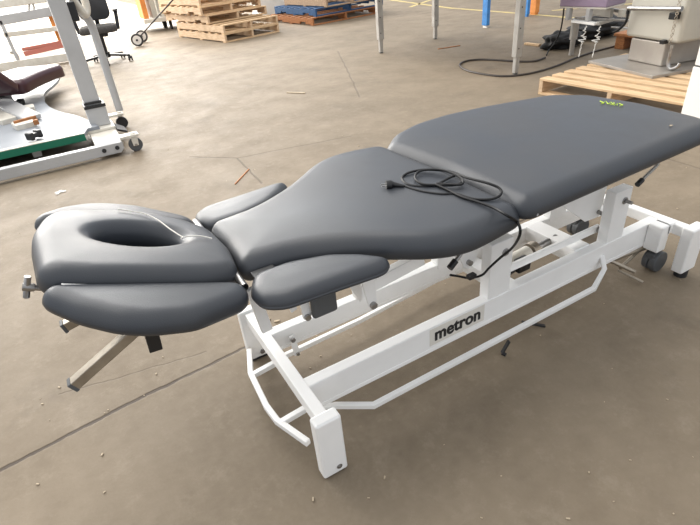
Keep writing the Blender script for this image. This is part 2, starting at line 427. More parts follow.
# head end foot bar
MB().sqtube([(-.002, .545, .075), (-.037, .447, .062), (-.047, .285, .060), (-.042, .215, .060), (.0, .088, .064)], .018, .020).build('foot_bar', 'white', B, bevel=.003)
for y in (.432, .196):
    MB().bar((-.036, y+.004, .062), (.07, y, .078), .018, .018).bar((.06, y, .07), (.06, y, .17), .018, .018).build('foot_bar_arm', 'white', B, bevel=.002)
# linkage plates next to far beam at head end
MB().prism([(.100, .185), (.120, .185), (.128, .100), (.108, .100)], 'y', .396, .402).build('link_plate', 'white', B, bevel=.001)
MB().cyl((.110, .394, .172), (.110, .388, .172), .008, 12).build('bolt', 'steel', B, smooth=True)
MB().cyl((.118, .394, .108), (.118, .388, .108), .006, 12).build('bolt', 'steel', B, smooth=True)
# lifting arms between posts, with pivots
MB().bar((.86, .215, .236), (1.335, .215, .236), .012, .030).build('link_bar', 'white', B, bevel=.002)
MB().cyl((1.325, .205, .236), (1.325, .185, .236), .013, 16).build('bolt', 'steel', B, smooth=True)
MB().bar((.56, .30, .36), (.30, .30, .33), .03, .045).build('lift_arm', 'white', B, bevel=.003)
for y in (.205, .40):
    MB().prism([(.44, .50), (.74, .52), (.74, .46), (.70, .33), (.675, .315), (.655, .33), (.635, .38), (.46, .44)], 'y', y, y+.006).build('lift_plate', 'white', B, bevel=.002)
    MB().prism([(1.02, .55), (1.36, .55), (1.33, .30), (1.315, .285), (1.25, .29), (1.03, .46)], 'y', y+.01, y+.016).build('lift_plate', 'white', B, bevel=.002)
MB().cyl((.673, .192, .345), (.673, .42, .345), .009, 16).build('pivot_rod', 'steel', B, smooth=True)
MB().cyl((1.315, .198, .31), (1.315, .43, .31), .008, 16).build('pivot_rod', 'steel', B, smooth=True)
MB().b6(1.17, 1.25, .18, .42, .15, .212).build('cross_member', 'white', B, bevel=.004)
MB().b6(.84, .90, .18, .42, .13, .18).build('cross_member', 'white', B, bevel=.004)
MB().b6(1.36, 1.45, .24, .31, .262, .268).build('bracket_shelf', 'white', B, bevel=.002)
act = MB().cyl((.86, .30, .17), (1.06, .30, .185), .030, 20).build('actuator', 'machine_white', B, smooth=True)
MB().cyl((1.05, .30, .185), (1.21, .30, .20), .014, 16).build('piston', 'steel', act, smooth=True)
MB().box((.99, .262, .182), (.06, .035, .05)).cyl((.93, .27, .15), (.93, .33, .20), .035, 14).build('motor_housing', 'black', act, bevel=.006)
MB().cyl((1.07, .30, .186), (1.10, .30, .189), .034, 18).build('end_collar', 'dull_steel', act, smooth=True)
# upper frame carrying the cushions
for y in (.13, .50):
    MB().b6(.13, .62, y, y+.03, .532, .574).build('top_rail', 'white', B, bevel=.003)
    MB().b6(.66, 1.50, y, y+.03, .545, .590).build('top_rail', 'white', B, bevel=.003)
for x in (.14, .56): MB().b6(x, x+.04, .13, .53, .535, .575).build('top_crossbar', 'white', B, bevel=.003)
for x in (.72, 1.42): MB().b6(x, x+.04, .13, .53, .545, .585).build('top_crossbar', 'white', B, bevel=.003)
# bracket with bolt under the arm pad, and second bracket beside it
br = MB().prism([(.212, .56), (.262, .56), (.262, .43), (.247, .415), (.236, .43)], 'y', .098, .104).prism([(.172, .56), (.232, .56), (.236, .44), (.228, .43)], 'y', .128, .133).build('arm_bracket', 'white', B, bevel=.002)
MB().cyl((.248, .098, .432), (.248, .089, .432), .010, 16).ring((.248, .090, .432), (0, 1, 0), .0075, .0025, 18, 8).build('bolt', 'steel', br, smooth=True)
lv = MB().prism([(.048, .540), (.070, .540), (.074, .483), (.060, .470), (.050, .480)], 'y', .094, .1).prism([(.022, .545), (.045, .545), (.046, .50), (.030, .495)], 'y', .115, .122).build('arm_bracket', 'white', B, bevel=.002)
MB().cyl((.060, .094, .484), (.060, .086, .484), .008, 14).build('bolt', 'steel', lv, smooth=True)
MB().b6(.070, .138, .076, .094, .478, .540).build('release_paddle', 'grey_plastic', B, bevel=.008, seg=3)
# strut and hinge tube between head and body sections
MB().bar(at(251, 288, y=.22), at(267, 330, y=.22), .03, .016, (0, 1, 0)).build('strut', 'white', B, bevel=.002)
MB().prism([(-.03, .60), (.03, .60), (.06, .52), (.045, .49), (.0, .55)], 'y', .15, .19).build('hinge_block', 'black', B, bevel=.003)
tb = at(243, 285, y=.15)
MB().tube([tb+Vector((0, -.012, 0)), tb+Vector((0, .40, 0))], .0095, 16, cap=False).tube([tb+Vector((0, -.012, 0)), tb+Vector((0, .4, 0))], .006, 16, cap=False).build('hinge_tube', 'steel', B, smooth=True)
# gas-spring levers
def lever(P, m1='steel'):
    o = MB().tube(spline(P, 6), .0062, 10).build('release_lever', m1, B, smooth=True)
    a, b = Vector(P[-1]), Vector(P[-2]); d = (a-b).normalized()
    MB().tube([a-d*.012, a+d*.016], .0095, 14).build('lever_grip', 'black', o, smooth=True)
lever([at(661, 154, y=.12), at(657, 165, y=.115), at(649, 173, y=.11), at(640, 182, y=.105)], 'alu')
lever([at(467, 243, y=.10), at(460, 255, y=.095), at(453, 264, y=.09)])
# foot pedals at the caster end, near the floor
MB().tube([at(588, 261, y=.22), at(611, 259, y=.16), at(647, 246, y=.15)], .013, 12).tube([at(611, 261, y=.155), at(635, 272, y=.085)], .008, 10).tube([at(618, 270, y=.155), at(643, 282, y=.06)], .005, 8).tube([at(620, 268, y=.155), at(646, 244, y=.16)], .007, 10).build('foot_pedal', 'dull_steel', B, smooth=True)
# label on the beam
lb = MB().b6(.472, .698, .1448, .1465, .134, .200).build('maker_label', 'cream', B)
cu = bpy.data.curves.new('lettering', 'FONT'); cu.body = 'metron'; cu.size = .068; cu.offset = .0009; cu.extrude = .0006; cu.space_character = 1.02
tmp = bpy.data.objects.new('tmp', cu); C.objects.link(tmp)
bpy.context.view_layer.update()
tm = bpy.data.meshes.new_from_object(tmp.evaluated_get(bpy.context.evaluated_depsgraph_get()))
bpy.data.objects.remove(tmp); bpy.data.curves.remove(cu)
xs = [v.co.x for v in tm.vertices]; sx_ = .186/(max(xs)-min(xs)); x0_ = min(xs)
for v in tm.vertices: v.co = Vector((.493+(v.co.x-x0_)*sx_, .1442-v.co.z, .1495+v.co.y))
bm = bmesh.new(); bm.from_mesh(tm); gm = bm.verts[:]+bm.edges[:]+bm.faces[:]
for k, (ddx, ddz) in enumerate(((.0014, 0), (-.0014, 0), (0, .0009), (0, -.0009))):
    nw = bmesh.ops.duplicate(bm, geom=gm)['geom']; bmesh.ops.translate(bm, vec=(ddx, -.00003*(k+1), ddz), verts=[g for g in nw if isinstance(g, bmesh.types.BMVert)])
bm.to_mesh(tm); bm.free()
tm.materials.clear(); tm.materials.append(M['black'])
to = bpy.data.objects.new('lettering', tm); C.objects.link(to); to.parent = lb

# cushions
W_ = [(-.045, .127), (0, .137), (.09, .158), (.16, .186), (.23, .224), (.30, .275), (.36, .320), (.42, .350), (.48, .361), (.55, .356)]
near = spline([(x, YC-w, 0) for x, w in W_], 5); far = spline([(x, YC+w, 0) for x, w in W_], 5)
ol = [(p.x, p.y, 0) for p in near]
ol = [(-.040, YC, 0), (-.044, YC-.07, 0), (-.048, YC-.138, .034)]+[(p.x, p.y, 0) for p in near[9:]]+[(.672, YC-.340, .04), (.675, YC, .0), (.665, YC+.328, .06)]+[(p.x, p.y, 0) for p in far[:8:-1]]+[(-.048, YC+.138, .034), (-.044, YC+.07, 0)]
mid = cushion(fillet(ol), .066, .044, .008, 260, frame=lambda x, y, z: (x, y, z+.628)).build('body_cushion', 'vinyl', B, smooth=True, soft=True)
fo = [(.648, -.026, .04), (1.57, .000, .10), (1.600, .30, .3), (1.572, .52, .12), (1.47, .640, .12), (1.16, .715, .5), (1.0, .738, .4), (.84, .730, .3), (.715, .682, .15), (.630, .600, .05), (.660, .30, .5)]
foot = cushion(fillet(fo, 8), .062, .044, .006, 260, frame=lambda x, y, z: (x, y, z+.646)).build('foot_cushion', 'vinyl', B, smooth=True, soft=True)
am = [(-.028, .180, 0), (-.060, .115, 0), (-.052, .060, 0), (-.008, .030, 0), (.121, .022, 0), (.240, .012, 0), (.280, .034, 0), (.225, .101, 0), (.162, .148, 0), (.064, .180, 0)]
cushion(smooth2(am), .040, .028, .004, 130, frame=lambda x, y, z: (x, y, z+.609)).build('arm_cushion', 'vinyl', B, smooth=True, soft=True)
cushion(smooth2([(x, 2*YC-y, r) for x, y, r in am]), .040, .028, .004, 130, frame=lambda x, y, z: (x, y, z+.603)).build('arm_cushion', 'vinyl', B, smooth=True, soft=True)
sl = math.radians(21.5); O_ = Vector((-.065, 0, .637)); e_ = Vector((math.cos(sl), 0, -math.sin(sl))); n_ = Vector((math.sin(sl), 0, math.cos(sl)))
def hd(s, y, n): return O_+e_*s+n_*n+Vector((0, y, 0))
def hdo(off):
    def f(s, y, z): return hd(s, y, z+off)
    return f
hp = [(-.382, .172, .06), (-.30, .160, .3), (-.05, .158, .2), (.022, .185, .05), (.040, .30, .2), (.028, .43, .08), (-.05, .520, .12), (-.18, .550, .3), (-.355, .520, .09), (-.390, .38, .3)]
cushion(fillet(hp), .066, .036, .006, 240, hole=((-.170, .368), (.092, .060), .036), frame=hdo(0)).build('head_cushion', 'vinyl', B, smooth=True, soft=True)
wp = [(-.375, .178, .035), (-.382, .140, .035), (-.325, .072, .06), (-.262, .028, .06), (-.205, .014, .06), (-.119, .020, .06), (-.045, .060, .05), (.008, .088, .05), (.032, .126, .035), (.016, .172, .035)]
cushion(smooth2(wp), .050, .034, .003, 150, frame=hdo(-.024)).build('side_wing_cushion', 'vinyl', B, smooth=True, soft=True)
cushion(smooth2([(s, .705-y, r) for s, y, r in wp]), .050, .034, .003, 150, frame=hdo(-.032)).build('side_wing_cushion', 'vinyl', B, smooth=True, soft=True)
# head support metalwork
MB().add([hd(s, y, n) for n in (-.068, -.062) for s, y in ((-.33, .19), (-.01, .19), (-.01, .51), (-.33, .51))], [(3, 2, 1, 0), (4, 5, 6, 7), (0, 1, 5, 4), (1, 2, 6, 5), (2, 3, 7, 6), (3, 0, 4, 7)]).build('head_plate', 'black', B, label='plate under the head cushion, coloured black for the shade in the hole')  # black colour stands in for the shade seen through the face hole
MB().add([hd(s, y, n) for n in (-.060, -.030) for s, y in ((-.345, .150), (-.28, .150), (-.28, .18), (-.345, .18))], [(3, 2, 1, 0), (4, 5, 6, 7), (0, 1, 5, 4), (1, 2, 6, 5), (2, 3, 7, 6), (3, 0, 4, 7)]).build('head_tongue', 'white', B)
for a_, b_ in (((154, 313, .10), (74, 384, .10)), ((120, 296, .30), (65, 326, .30))):
    p, q = at(a_[0], a_[1], y=a_[2]), at(b_[0], b_[1], y=b_[2])
    o = MB().bar(p, q, .022, .022).build('support_bar', 'dull_steel', B, bevel=.002)
    d = (q-p).normalized()
    MB().bar(q-d*.002, q+d*.006, .025, .025).build('end_cap', 'grey_plastic', o, bevel=.002)
tA = at(27, 287, y=.25); tB = at(66, 290, y=.25)
MB().tube([tA, tB, tB+(tB-tA)*2.2], .006, 12).build('clamp_rod', 'steel', B, smooth=True)
hv = (at(28, 279, y=.25)-at(27, 295, y=.25)).normalized()
MB().tube([tA-hv*.024, tA-hv*.023, tA+hv*.023, tA+hv*.024], .0065, 16).cyl(tA-(tB-tA)*.12, tA+(tB-tA)*.2, .0085, 16).build('clamp_handle', 'steel', B, smooth=True, bevel=.001)
bA = at(152, 331, y=.07)
MB().bar(bA+Vector((0, 0, .02)), at(156, 350, y=.07), .026, .012, (0, 1, 0)).build('latch', 'black', B, bevel=.002)
MB().tube([bA+Vector((-.03, 0, .01)), bA+Vector((.04, 0, .004))], .008, 12).bar(at(147, 334, y=.07), at(151, 346, y=.07), .012, .006, (0, 1, 0)).build('latch_pin', 'steel', B, smooth=True)
kn = at(232, 308, y=.12)
MB().cyl(kn, kn+Vector((0, -.012, 0)), .010, 14).build('wing_pivot', 'grey_plastic', B, smooth=True)
# staples of the underside seam at the hinge corner, lime writing on the foot cushion
MB().cyl(at(537, 214.5, y=-.021), at(537, 214.5, y=-.024), .004, 12).build('stud', 'steel', foot, smooth=True)
zt = .6530
def stroke(pts): return MB().tube([Vector((p.x, p.y, zt)) for p in [at(u, v, z=zt) for u, v in pts]], .0013, 6)
wr = MB()
for pts in ([(600, 101), (604, 103), (601, 103.5), (606, 101.3), (608, 104)], [(608, 104), (611, 102), (613, 104.4), (609.5, 104)], [(614, 102.3), (614, 105.3), (618, 103.2), (617, 105.4)], [(619, 103.5), (623, 105), (619.5, 106)]):
    q = stroke(spline([(u, v, 0) for u, v in pts], 3) and pts); wr.add(q.v, q.f)
wr.build('marker_writing', 'lime', foot)
MB().box(at(671, 125.5, z=.6525), (.010, .006, .002)).build('paint_fleck', 'chip', foot)

# power cord resting on the cushions, hanging over the near side
zc = .634
pl = [(404, 186), (420, 191), (440, 194), (456, 194), (474, 199), (492, 199), (501, 194), (499, 188), (487, 183), (468, 178), (452, 172), (437, 170), (421, 170), (408, 173), (402, 178), (407, 184), (420, 186.5), (436, 184.5), (449, 178), (458, 175), (462, 181), (455, 185), (436, 185), (422, 184), (415, 178), (419, 171.5), (432, 169.5), (446, 171), (461, 178), (462, 184), (450, 184.5), (436, 184)]
hh = [0, 0, 0, 0, 0, .002, .006, .014, .020, .016, .010, .006, .004, .004, .0, 0, 0, .002, .006, .010, .008, .006, .004, .006, .008, .008, .010, .012, .012, .010, .008, .006]
pts = [at(u, v, z=zc+h) for (u, v), h in zip(pl, hh)]
pl2 = [(448, 190), (462, 197), (478, 202), (494, 208), (508, 216)]
pts += [at(u, v, z=zc+.003) for u, v in pl2]
pts += [at(516, 221, y=-.006), at(520, 228, y=-.026), at(519, 237, y=-.02), at(512, 248, y=.04), at(500, 258, y=.09), at(489, 268, y=.12), at(482, 275, y=.14), at(470, 278, y=.17), at(457, 276, y=.2), at(450, 275, y=.21)]
cord = MB().tube(spline(pts, 6), .0038, 8).build('power_cord', 'cordblack', smooth=True)
tag(cord, 'black power cord coiled on the grey couch, hanging down its near side', 'power cord')
p0 = at(404, 186, z=zc+.003); p1 = at(394, 184.5, z=zc+.006); p2 = at(386, 185, z=zc+.008)
plug = MB().tube([p0, p0.lerp(p1, .5), p1, p1.lerp(p2, .4), p2], .01, 14, radii=[.004, .006, .008, .014, .013]).build('plug', 'black', cord, smooth=True)
d = (p2-p1).normalized(); s = d.cross(Vector((0, 0, 1)))
for k in (-1, 1): MB().bar(p2+s*k*.006, p2+s*k*.007+d*.014, .004, .002).build('prong', 'steel', plug)
MB().box(at(471, 284, y=.16)+Vector((0, 0, .03)), (.03, .02, .015)).build('connector', 'black', cord, bevel=.003)
# white string on the head cushion
def onh(u, v):
    d = RX*(u-350)-RY*(v-262.5)-RZ*F; o = O_+n_*.006; t = (o-CAM).dot(n_)/d.dot(n_); return CAM+d*t
st = [onh(118, 209), onh(130, 211), onh(145, 214), onh(158, 220), onh(170, 229), onh(180, 235.5), onh(183, 237), onh(181, 238.5), onh(186, 236.5), onh(200, 236), onh(212, 238.5)]
tag(MB().tube(spline(st, 5), .0016, 6).build('string', 'string', smooth=True), 'thin white string lying across the head cushion by its face hole', 'string')

# ------------------------------------------------------------------ pallets
def pallet(label, group, loc, rz, LS, LB, nb, m, mb_=None, notch=False, H=.135, t=.018, thick=.036, bottom=3, wb=.09):
    "stringers run along local y (length LS), boards along local x (length LB)"
    P = thing('pallet', label, 'pallet', loc, rz, group); mb_ = mb_ or m
    R = P.matrix_basis
    def put(mb, name, mm, bev=.002):
        for v in mb.v: v[:] = R @ v
        mb.build(name, mm, P, bevel=bev)
    for k in range(3):
        x = [thick/2, LB/2, LB-thick/2][k]
        if notch:
            a, w, h = LS*.22, LS*.13, .036
            poly = [(0, t), (LS*.16, t), (LS*.16, t+h), (LS*.16+w, t+h), (LS*.16+w, t), (LS*.71, t), (LS*.71, t+h), (LS*.71+w, t+h), (LS*.71+w, t), (LS, t), (LS, H-t), (0, H-t)]
            put(MB().prism(poly, 'x', x-thick/2, x+thick/2), 'stringer', mb_)
        else: put(MB().b6(x-thick/2, x+thick/2, 0, LS, t, H-t), 'stringer', mb_)
    for k in range(nb):
        y = k*(LS-wb)/(nb-1); put(MB().b6(0, LB, y, y+wb, H-t, H), 'deck_board', m)
    for k in range(bottom):
        y = k*(LS-wb)/(bottom-1); put(MB().b6(0, LB, y, y+wb, 0, t), 'bottom_board', m)
    return P
g1 = 'pallets stacked at the back left'
ang = math.atan2(.2, .98)
Bp = Vector((2.43, 8.133, 0)); u_ = Vector((-math.sin(ang), math.cos(ang), 0)); v_ = Vector((math.cos(ang), math.sin(ang), 0))
rows = [('lowest pale wooden pallet of the stack at the back left', 0, 0, False), ('second wooden pallet from the floor in the back left stack', 0, 0, False), ('third wooden pallet up in the back left stack, side stringer notched', .45, -.02, True), ('fourth wooden pallet up in the back left stack, notched and overhanging', .5, -.16, True), ('fifth wooden pallet up in the back left stack, at the top edge', .55, -.10, False), ('topmost wooden pallet of the back left stack', .55, -.10, False)]
for i, (lab, du, dv, no) in enumerate(rows):
    q = Bp+u_*du+v_*dv*.5
    pallet(lab, g1, (q.x, q.y, .1352*i), ang, 1.75-du*.2, 1.10 if i < 2 else 1.20, 8, M['wood'], M['wood2'], no)
g2 = 'pallets stacked behind the white box'
ang2 = math.atan2(.12, .99); bq = Vector((4.19, 8.38, 0))
pallet('orange brown pallet on the floor under the blue one', g2, (bq.x, bq.y, 0), ang2, 1.55, 1.55, 8, M['brown_wood'], None, True)
pallet('blue painted pallet between the orange brown one and the weathered one', g2, (bq.x+.10, bq.y+.04, .1352), ang2, 1.5, 1.62, 8, M['blue_pallet'], None, True)
pallet('weathered brown pallet lying on the blue pallet', g2, (bq.x+.30, bq.y-.04, .2704), ang2, 1.5, 1.25, 8, M['old_wood'], None, False)
bx = Vector((3.92, 10.05, 0))
wb = MB().b6(4.05, 4.9, 10.5, 11.1, 0, .8).build('storage_box', 'marble', bevel=.01); tag(wb, 'plain white box on the floor between the two pallet stacks', 'box')
# right pallet carrying the pedestal
rp0 = at(538, 94, z=0); rp1 = at(548, 95.6, z=0)
pe = at(690, 125, z=0); angr = math.atan2(pe.y-rp0.y, pe.x-rp0.x)
RP = pallet('pale pine pallet beyond the foot of the couch, carrying the pedestal', None, (rp0.x, rp0.y, 0), angr, 1.35, 1.30, 9, M['wood'], M['wood2'], False, H=.132, wb=.10)

# ------------------------------------------------------------------ pedestal unit with cabinet and purple couch
zP = .1322
def fromfloor(u, v, z=zP): return at(u, v, z=z)
PU = thing('pedestal_unit', 'grey enamel examination unit on a stainless pedestal, standing on the pine pallet', 'medical unit', tuple(at(664, 70, z=zP)))
# base plate: near corner, left corner
nc = at(652, 79, z=zP); lc = at(588, 63, z=zP)
dl = (lc-nc); dl.z = 0; dl.normalize(); dr_ = Vector((-dl.y, dl.x, 0))
if dr_.x < 0: dr_ = -dr_
def slab(o, a, b, la, lb, z0, z1):
    P = [o, o+a*la, o+a*la+b*lb, o+b*lb]
    return MB().add([Vector((p.x, p.y, z0)) for p in P]+[Vector((p.x, p.y, z1)) for p in P], [(3, 2, 1, 0), (4, 5, 6, 7), (0, 1, 5, 4), (1, 2, 6, 5), (2, 3, 7, 6), (3, 0, 4, 7)])
LA = (lc-nc).length
slab(nc, dl, dr_, LA, .95, zP, zP+.022).build('base_plate', 'brushed', PU, bevel=.002)
pn = at(661, 67, z=zP+.022); pL = at(627, 60, z=zP+.022); a_ = (pL-pn); a_.z = 0; wa = a_.length; a_.normalize(); b_ = Vector((-a_.y, a_.x, 0)); b_ = b_ if b_.x > 0 else -b_
ph = .34
slab(pn, a_, b_, wa, .55, zP+.022, ph).build('pedestal', 'brushed', PU, bevel=.012, seg=3)
cn = pn-a_*.12-b_*.03
cab = slab(pn-a_*.13-b_*.02, a_, b_, wa+.19, .62, ph+.006, .86).build('cabinet', 'cabinet', PU, bevel=.03, seg=3)
MB().b6(0, 0, 0, 0, 0, 0)
k0 = pn-a_*.10-b_*.045
MB().tube(spline([k0+Vector((0, 0, ph-zP-.02)), k0+Vector((.0, 0, .12)), k0+Vector((0, 0, .05)), k0-a_*.03+Vector((0, 0, .012)), k0-a_*.07+b_*.02+Vector((0, 0, .03)), k0-a_*.08+b_*.03+Vector((0, 0, .06))], 6), .014, 14).build('hook_rod', 'steel', PU, smooth=True)
ch = MB(); c0 = k0-b_*.03
for i in range(16):
    z = ph+.02+i*.03; ax = b_ if i % 2 else a_
    ch.ring(Vector((c0.x, c0.y, z)), ax, .012, .003, 12, 6)
ch.build('chain', 'dull_steel', PU, smooth=True)
ra = pn+a_*(wa+.02)-b_*.07+Vector((0, 0, .42)); rb = pn-a_*.13-b_*.07+Vector((0, 0, .45))
MB().tube([ra, rb], .018, 14).build('handle_rail', 'steel', PU, smooth=True)
MB().box(pn-a_*.06-b_*.045+Vector((0, 0, .395)), (.07, .06, .05)).build('rail_clamp', 'black', PU, bevel=.006)
MB().box(pn-a_*.0-b_*.03+Vector((0, 0, ph-zP-.01)), (.06, .04, .03)).build('latch', 'black', PU, bevel=.004)
MB().tube(spline([ra+Vector((0, 0, 0)), ra+Vector((0, 0, -.10)), ra+a_*.05+Vector((0, 0, -.16)), ra+a_*.12+Vector((0, 0, -.20))], 5), .011, 10).build('cable', 'cordblack', PU, smooth=True)

# purple couch end, cantilevered from the unit
zq = .50
pa = at(559, 8, z=zq); pb = at(606, 9.5, z=zq); q_ = (pa-pb); wq = q_.length; q_.normalize(); pr = at(652, -2, z=zq)-pb; pr = (pr-q_*pr.dot(q_)).normalized()
PC = thing('purple_couch', 'couch end with pale purple cushion over white metal brackets, top right', 'treatment couch', tuple(pb-Vector((0, 0, zq))))
def slabz(o, a, b, la, lb, z0, z1): return slab(o, a, b, la, lb, z0, z1)
slabz(pb, q_, pr, wq, .36, zq+.012, zq+.09).build('cushion', 'purple', PC, bevel=.015, seg=4)
slabz(pb+q_*.004+pr*.004, q_, pr, wq-.008, .35, zq, zq+.014).build('cushion_board', 'machine_white', PC, bevel=.002)
zf = zq-.125
f0 = at(594, 24.5, z=zf); f1 = at(571, 21.5, z=zf); ff = (f1-f0)
slabz(f0, ff.normalized(), pr, ff.length, .06, zf-.01, zf+.014).build('bracket_plate', 'white', PC, bevel=.003)
for (u, v) in ((569, 14), (589, 15)):
    p = at(u, v, z=zq-.055); MB().box(p, (.055, .04, .11)).build('bracket', 'machine', PC, bevel=.004)
MB().bar(f0+pr*.05, f0+pr*.32, .05, .03).bar(f1+pr*.05, f1+pr*.32, .04, .03).bar(f0+pr*.3+Vector((0, 0, .06)), f1+pr*.3+Vector((0, 0, .06)), .04, .08).build('sub_frame', 'alu', PC, bevel=.004)
MB().bar(at(575, 18, z=zf+.03), at(640, 21, z=zf+.03), .02, .02).bar(at(600, 8, z=zf+.07), at(640, 14, z=zf+.05), .03, .03).bar(at(612, 27, z=zf), at(645, 30, z=zf), .03, .012).build('side_rail', 'steel', PC, bevel=.002)
p = at(622, 13, z=zf+.06)
MB().box(p, (.05, .05, .07)).build('bracket', 'machine_white', PC, bevel=.004)
MB().box(p+Vector((.12, .0, 0)), (.05, .05, .05)).build('bracket', 'machine_white', PC, bevel=.004)
MB().cyl((4.68, 3.08, .16), (4.68, 3.08, zf-.01), .040, 20).build('couch_leg', 'alu', PC, smooth=True)
MB().cyl((4.68, 3.08, 0), (4.68, 3.08, .17), .026, 20).build('inner_leg', 'alu', PC, smooth=True)
# tangled plastic ties hanging from it
for (u, v, vb, lab) in ((586, 27, 53, 'left of two crumpled clear plastic ties hanging under the purple couch'), (600, 27, 57, 'right of two crumpled clear plastic ties hanging under the purple couch')):
    top = at(u, v-1, z=zf-.008); L = top.z-.03; P = []
    for i in range(30):
        t = i/29; w = .030*math.sin(t*PI)**.7*(1 if t < .55 else .12)
        P.append(top+Vector((w*math.sin(i*1.3)-t*.04, w*math.cos(i*2.9), -t*L*.82)))
    tag(MB().tube(spline(P, 3), .0045, 6).build('plastic_tie', 'clear', smooth=True), lab, 'plastic tie', 'plastic ties under the purple couch')

# ------------------------------------------------------------------ silver legged table
T_ = thing('workshop_table', 'tall table on four silver telescopic legs, its top above the frame', 'table', (4.1, 4.05, 0))
for (x, y) in ((3.50, 5.05), (4.52, 5.23), (3.694, 2.928)):
    o = MB().b6(x-.038, x+.038, y-.030, y+.030, .16, .84).build('table_leg', 'alu', T_, bevel=.005)
    MB().b6(x-.024, x+.024, y-.020, y+.020, .012, .20).build('inner_leg', 'alu', o, bevel=.003)
    MB().cyl((x, y, 0), (x, y, .014), .022, 14).build('leg_glide', 'grey_plastic', o, smooth=True)
    hb = MB()
    for z in (.24, .42, .60): hb.cyl((x-.010, y-.029, z), (x-.010, y-.0315, z), .007, 10)
    hb.build('leg_bolt', 'rubber', o, smooth=True)
MB().add([(3.40, 2.82, .84), (4.82, 2.98, .84), (4.63, 5.35, .84), (3.36, 5.15, .84)]+[(3.40, 2.82, .88), (4.82, 2.98, .88), (4.63, 5.35, .88), (3.36, 5.15, .88)], [(3, 2, 1, 0), (4, 5, 6, 7), (0, 1, 5, 4), (1, 2, 6, 5), (2, 3, 7, 6), (3, 0, 4, 7)]).build('tabletop', 'marble', T_, bevel=.004)

def post(name, label, uv, m, w, dpt, h=1.6, foot=False):
    p = at(*uv, z=0)
    P = thing(name, label, 'post', (p.x, p.y, 0))
    MB().b6(p.x-w/2, p.x+w/2, p.y-dpt/2, p.y+dpt/2, .03, h).build('upright', m, P, bevel=.004)
    MB().b6(p.x-w/2+.01, p.x+w/2-.01, p.y-dpt/2+.01, p.y+dpt/2-.01, 0, .032).build('foot', 'marble' if foot else m, P)
post('steel_post', 'bright blue steel post standing alone left of the silver table leg', (485.5, 27.5), 'blue', .06, .10, 1.6, True)
post('steel_post', 'blue steel post right behind the silver table leg', (526, 16.5), 'blue', .06, .09)
post('wooden_post', 'orange wooden post beside the blue one, at the top edge', (534, 14.5), 'orange', .09, .12)

# bag, cables, sticks
def lump(name, label, m, c, size, seed, cat):
    bm = bmesh.new(); bmesh.ops.create_icosphere(bm, subdivisions=4, radius=1)
    rnd = random.Random(seed); ph = [(Vector((rnd.uniform(-1, 1), rnd.uniform(-1, 1), rnd.uniform(-1, 1))).normalized(), rnd.uniform(2, 7), rnd.uniform(0, 6)) for _ in range(12)]
    for v in bm.verts:
        n = v.co.normalized(); r = 1+sum(.045*math.sin(n.dot(a)*f*2+p) for a, f, p in ph)
        v.co = Vector((n.x*size[0]*r, n.y*size[1]*r, n.z*size[2]*r))
    mz = min(v.co.z for v in bm.verts)
    for v in bm.verts:
        v.co.z = max(v.co.z, mz*.72)-mz*.72; v.co += Vector(c)
    me = bpy.data.meshes.new(name); bm.to_mesh(me); bm.free(); me.materials.append(M[m])
    for p in me.polygons: p.use_smooth = True
    o = bpy.data.objects.new(name, me); C.objects.link(o); return tag(o, label, cat)
c = at(560, 50, z=.0)
bag = lump('black_bag', 'crumpled black nylon bag on the floor behind the silver table leg', 'bag', (c.x+.15, c.y+.10, 0), (.25, .17, .10), 3, 'bag')
MB().tube(spline([(c.x-.02, c.y+.0, .10), (c.x+.05, c.y-.12, .14), (c.x+.2, c.y-.12, .12), (c.x+.25, c.y-.02, .16)], 6), .01, 8).build('bag_strap', 'rubber', bag, smooth=True)
c = at(606, 42, z=0)
lump('black_bag', 'second black nylon bag, under the purple couch by the brown block', 'bag', (c.x+.22, c.y+.32, 0), (.38, .22, .12), 5, 'bag')
cb = [(640, 40), (600, 50), (575, 58), (560, 64.5), (540, 71), (520, 75), (500, 76), (480, 73.5), (466, 70), (459.5, 65), (466, 61), (480, 59.5), (500, 60.2), (520, 61.5), (535, 61), (545, 57.5)]
tag(MB().tube(spline([at(u, v, z=.009) for u, v in cb], 6), .010, 8).build('floor_cable', 'brown_cable', smooth=True), 'dark brown cable looping on the floor around the silver table leg', 'cable')
hc = [at(564, 8, z=.49), at(562.5, 20, z=.36), at(560, 32, z=.22), at(554, 44, z=.09), at(549, 50, z=.03), at(546.5, 55, z=.010)]
tag(MB().tube(spline(hc, 6), .0075, 8).build('hanging_cable', 'cordblack', smooth=True), 'black cable hanging from the purple couch down to the floor', 'cable')
def flat_piece(name, label, u0, v0, u1, v1, w, h, m, cat, group=None):
    p, q = at(u0, v0, z=h/2), at(u1, v1, z=h/2); o = MB().bar(p, q, w, h).build(name, m, bevel=min(w, h)*.2); return tag(o, label, cat, group)
flat_piece('wood_offcut', 'short pale wooden offcut on the floor left of the black bag', 525.5, 43.4, 540, 45.3, .05, .025, 'wood', 'wood')
flat_piece('wood_splinter', 'thin dark splinter on open floor between the two pairs of table legs', 438, 49, 460, 45.5, .018, .008, 'brown_wood', 'debris')
flat_piece('wood_splinter', 'tiny pale splinter on the floor behind the couch, by the cracks', 235, 184, 249, 169, .008, .006, 'brown_wood', 'debris')
flat_piece('wood_splinter', 'pale stick lying on floor left of the blue post shadow', 287, 92.5, 305, 93, .02, .01, 'chip', 'debris')
flat_piece('paper_scrap', 'white scrap on the floor beyond the head cushion', 55, 193, 66, 191, .02, .006, 'string', 'debris')
flat_piece('paper_scrap', 'small white scrap left of the grey machine rail, on the floor', 57, 194.5, 61, 190.5, .02, .007, 'string', 'debris')
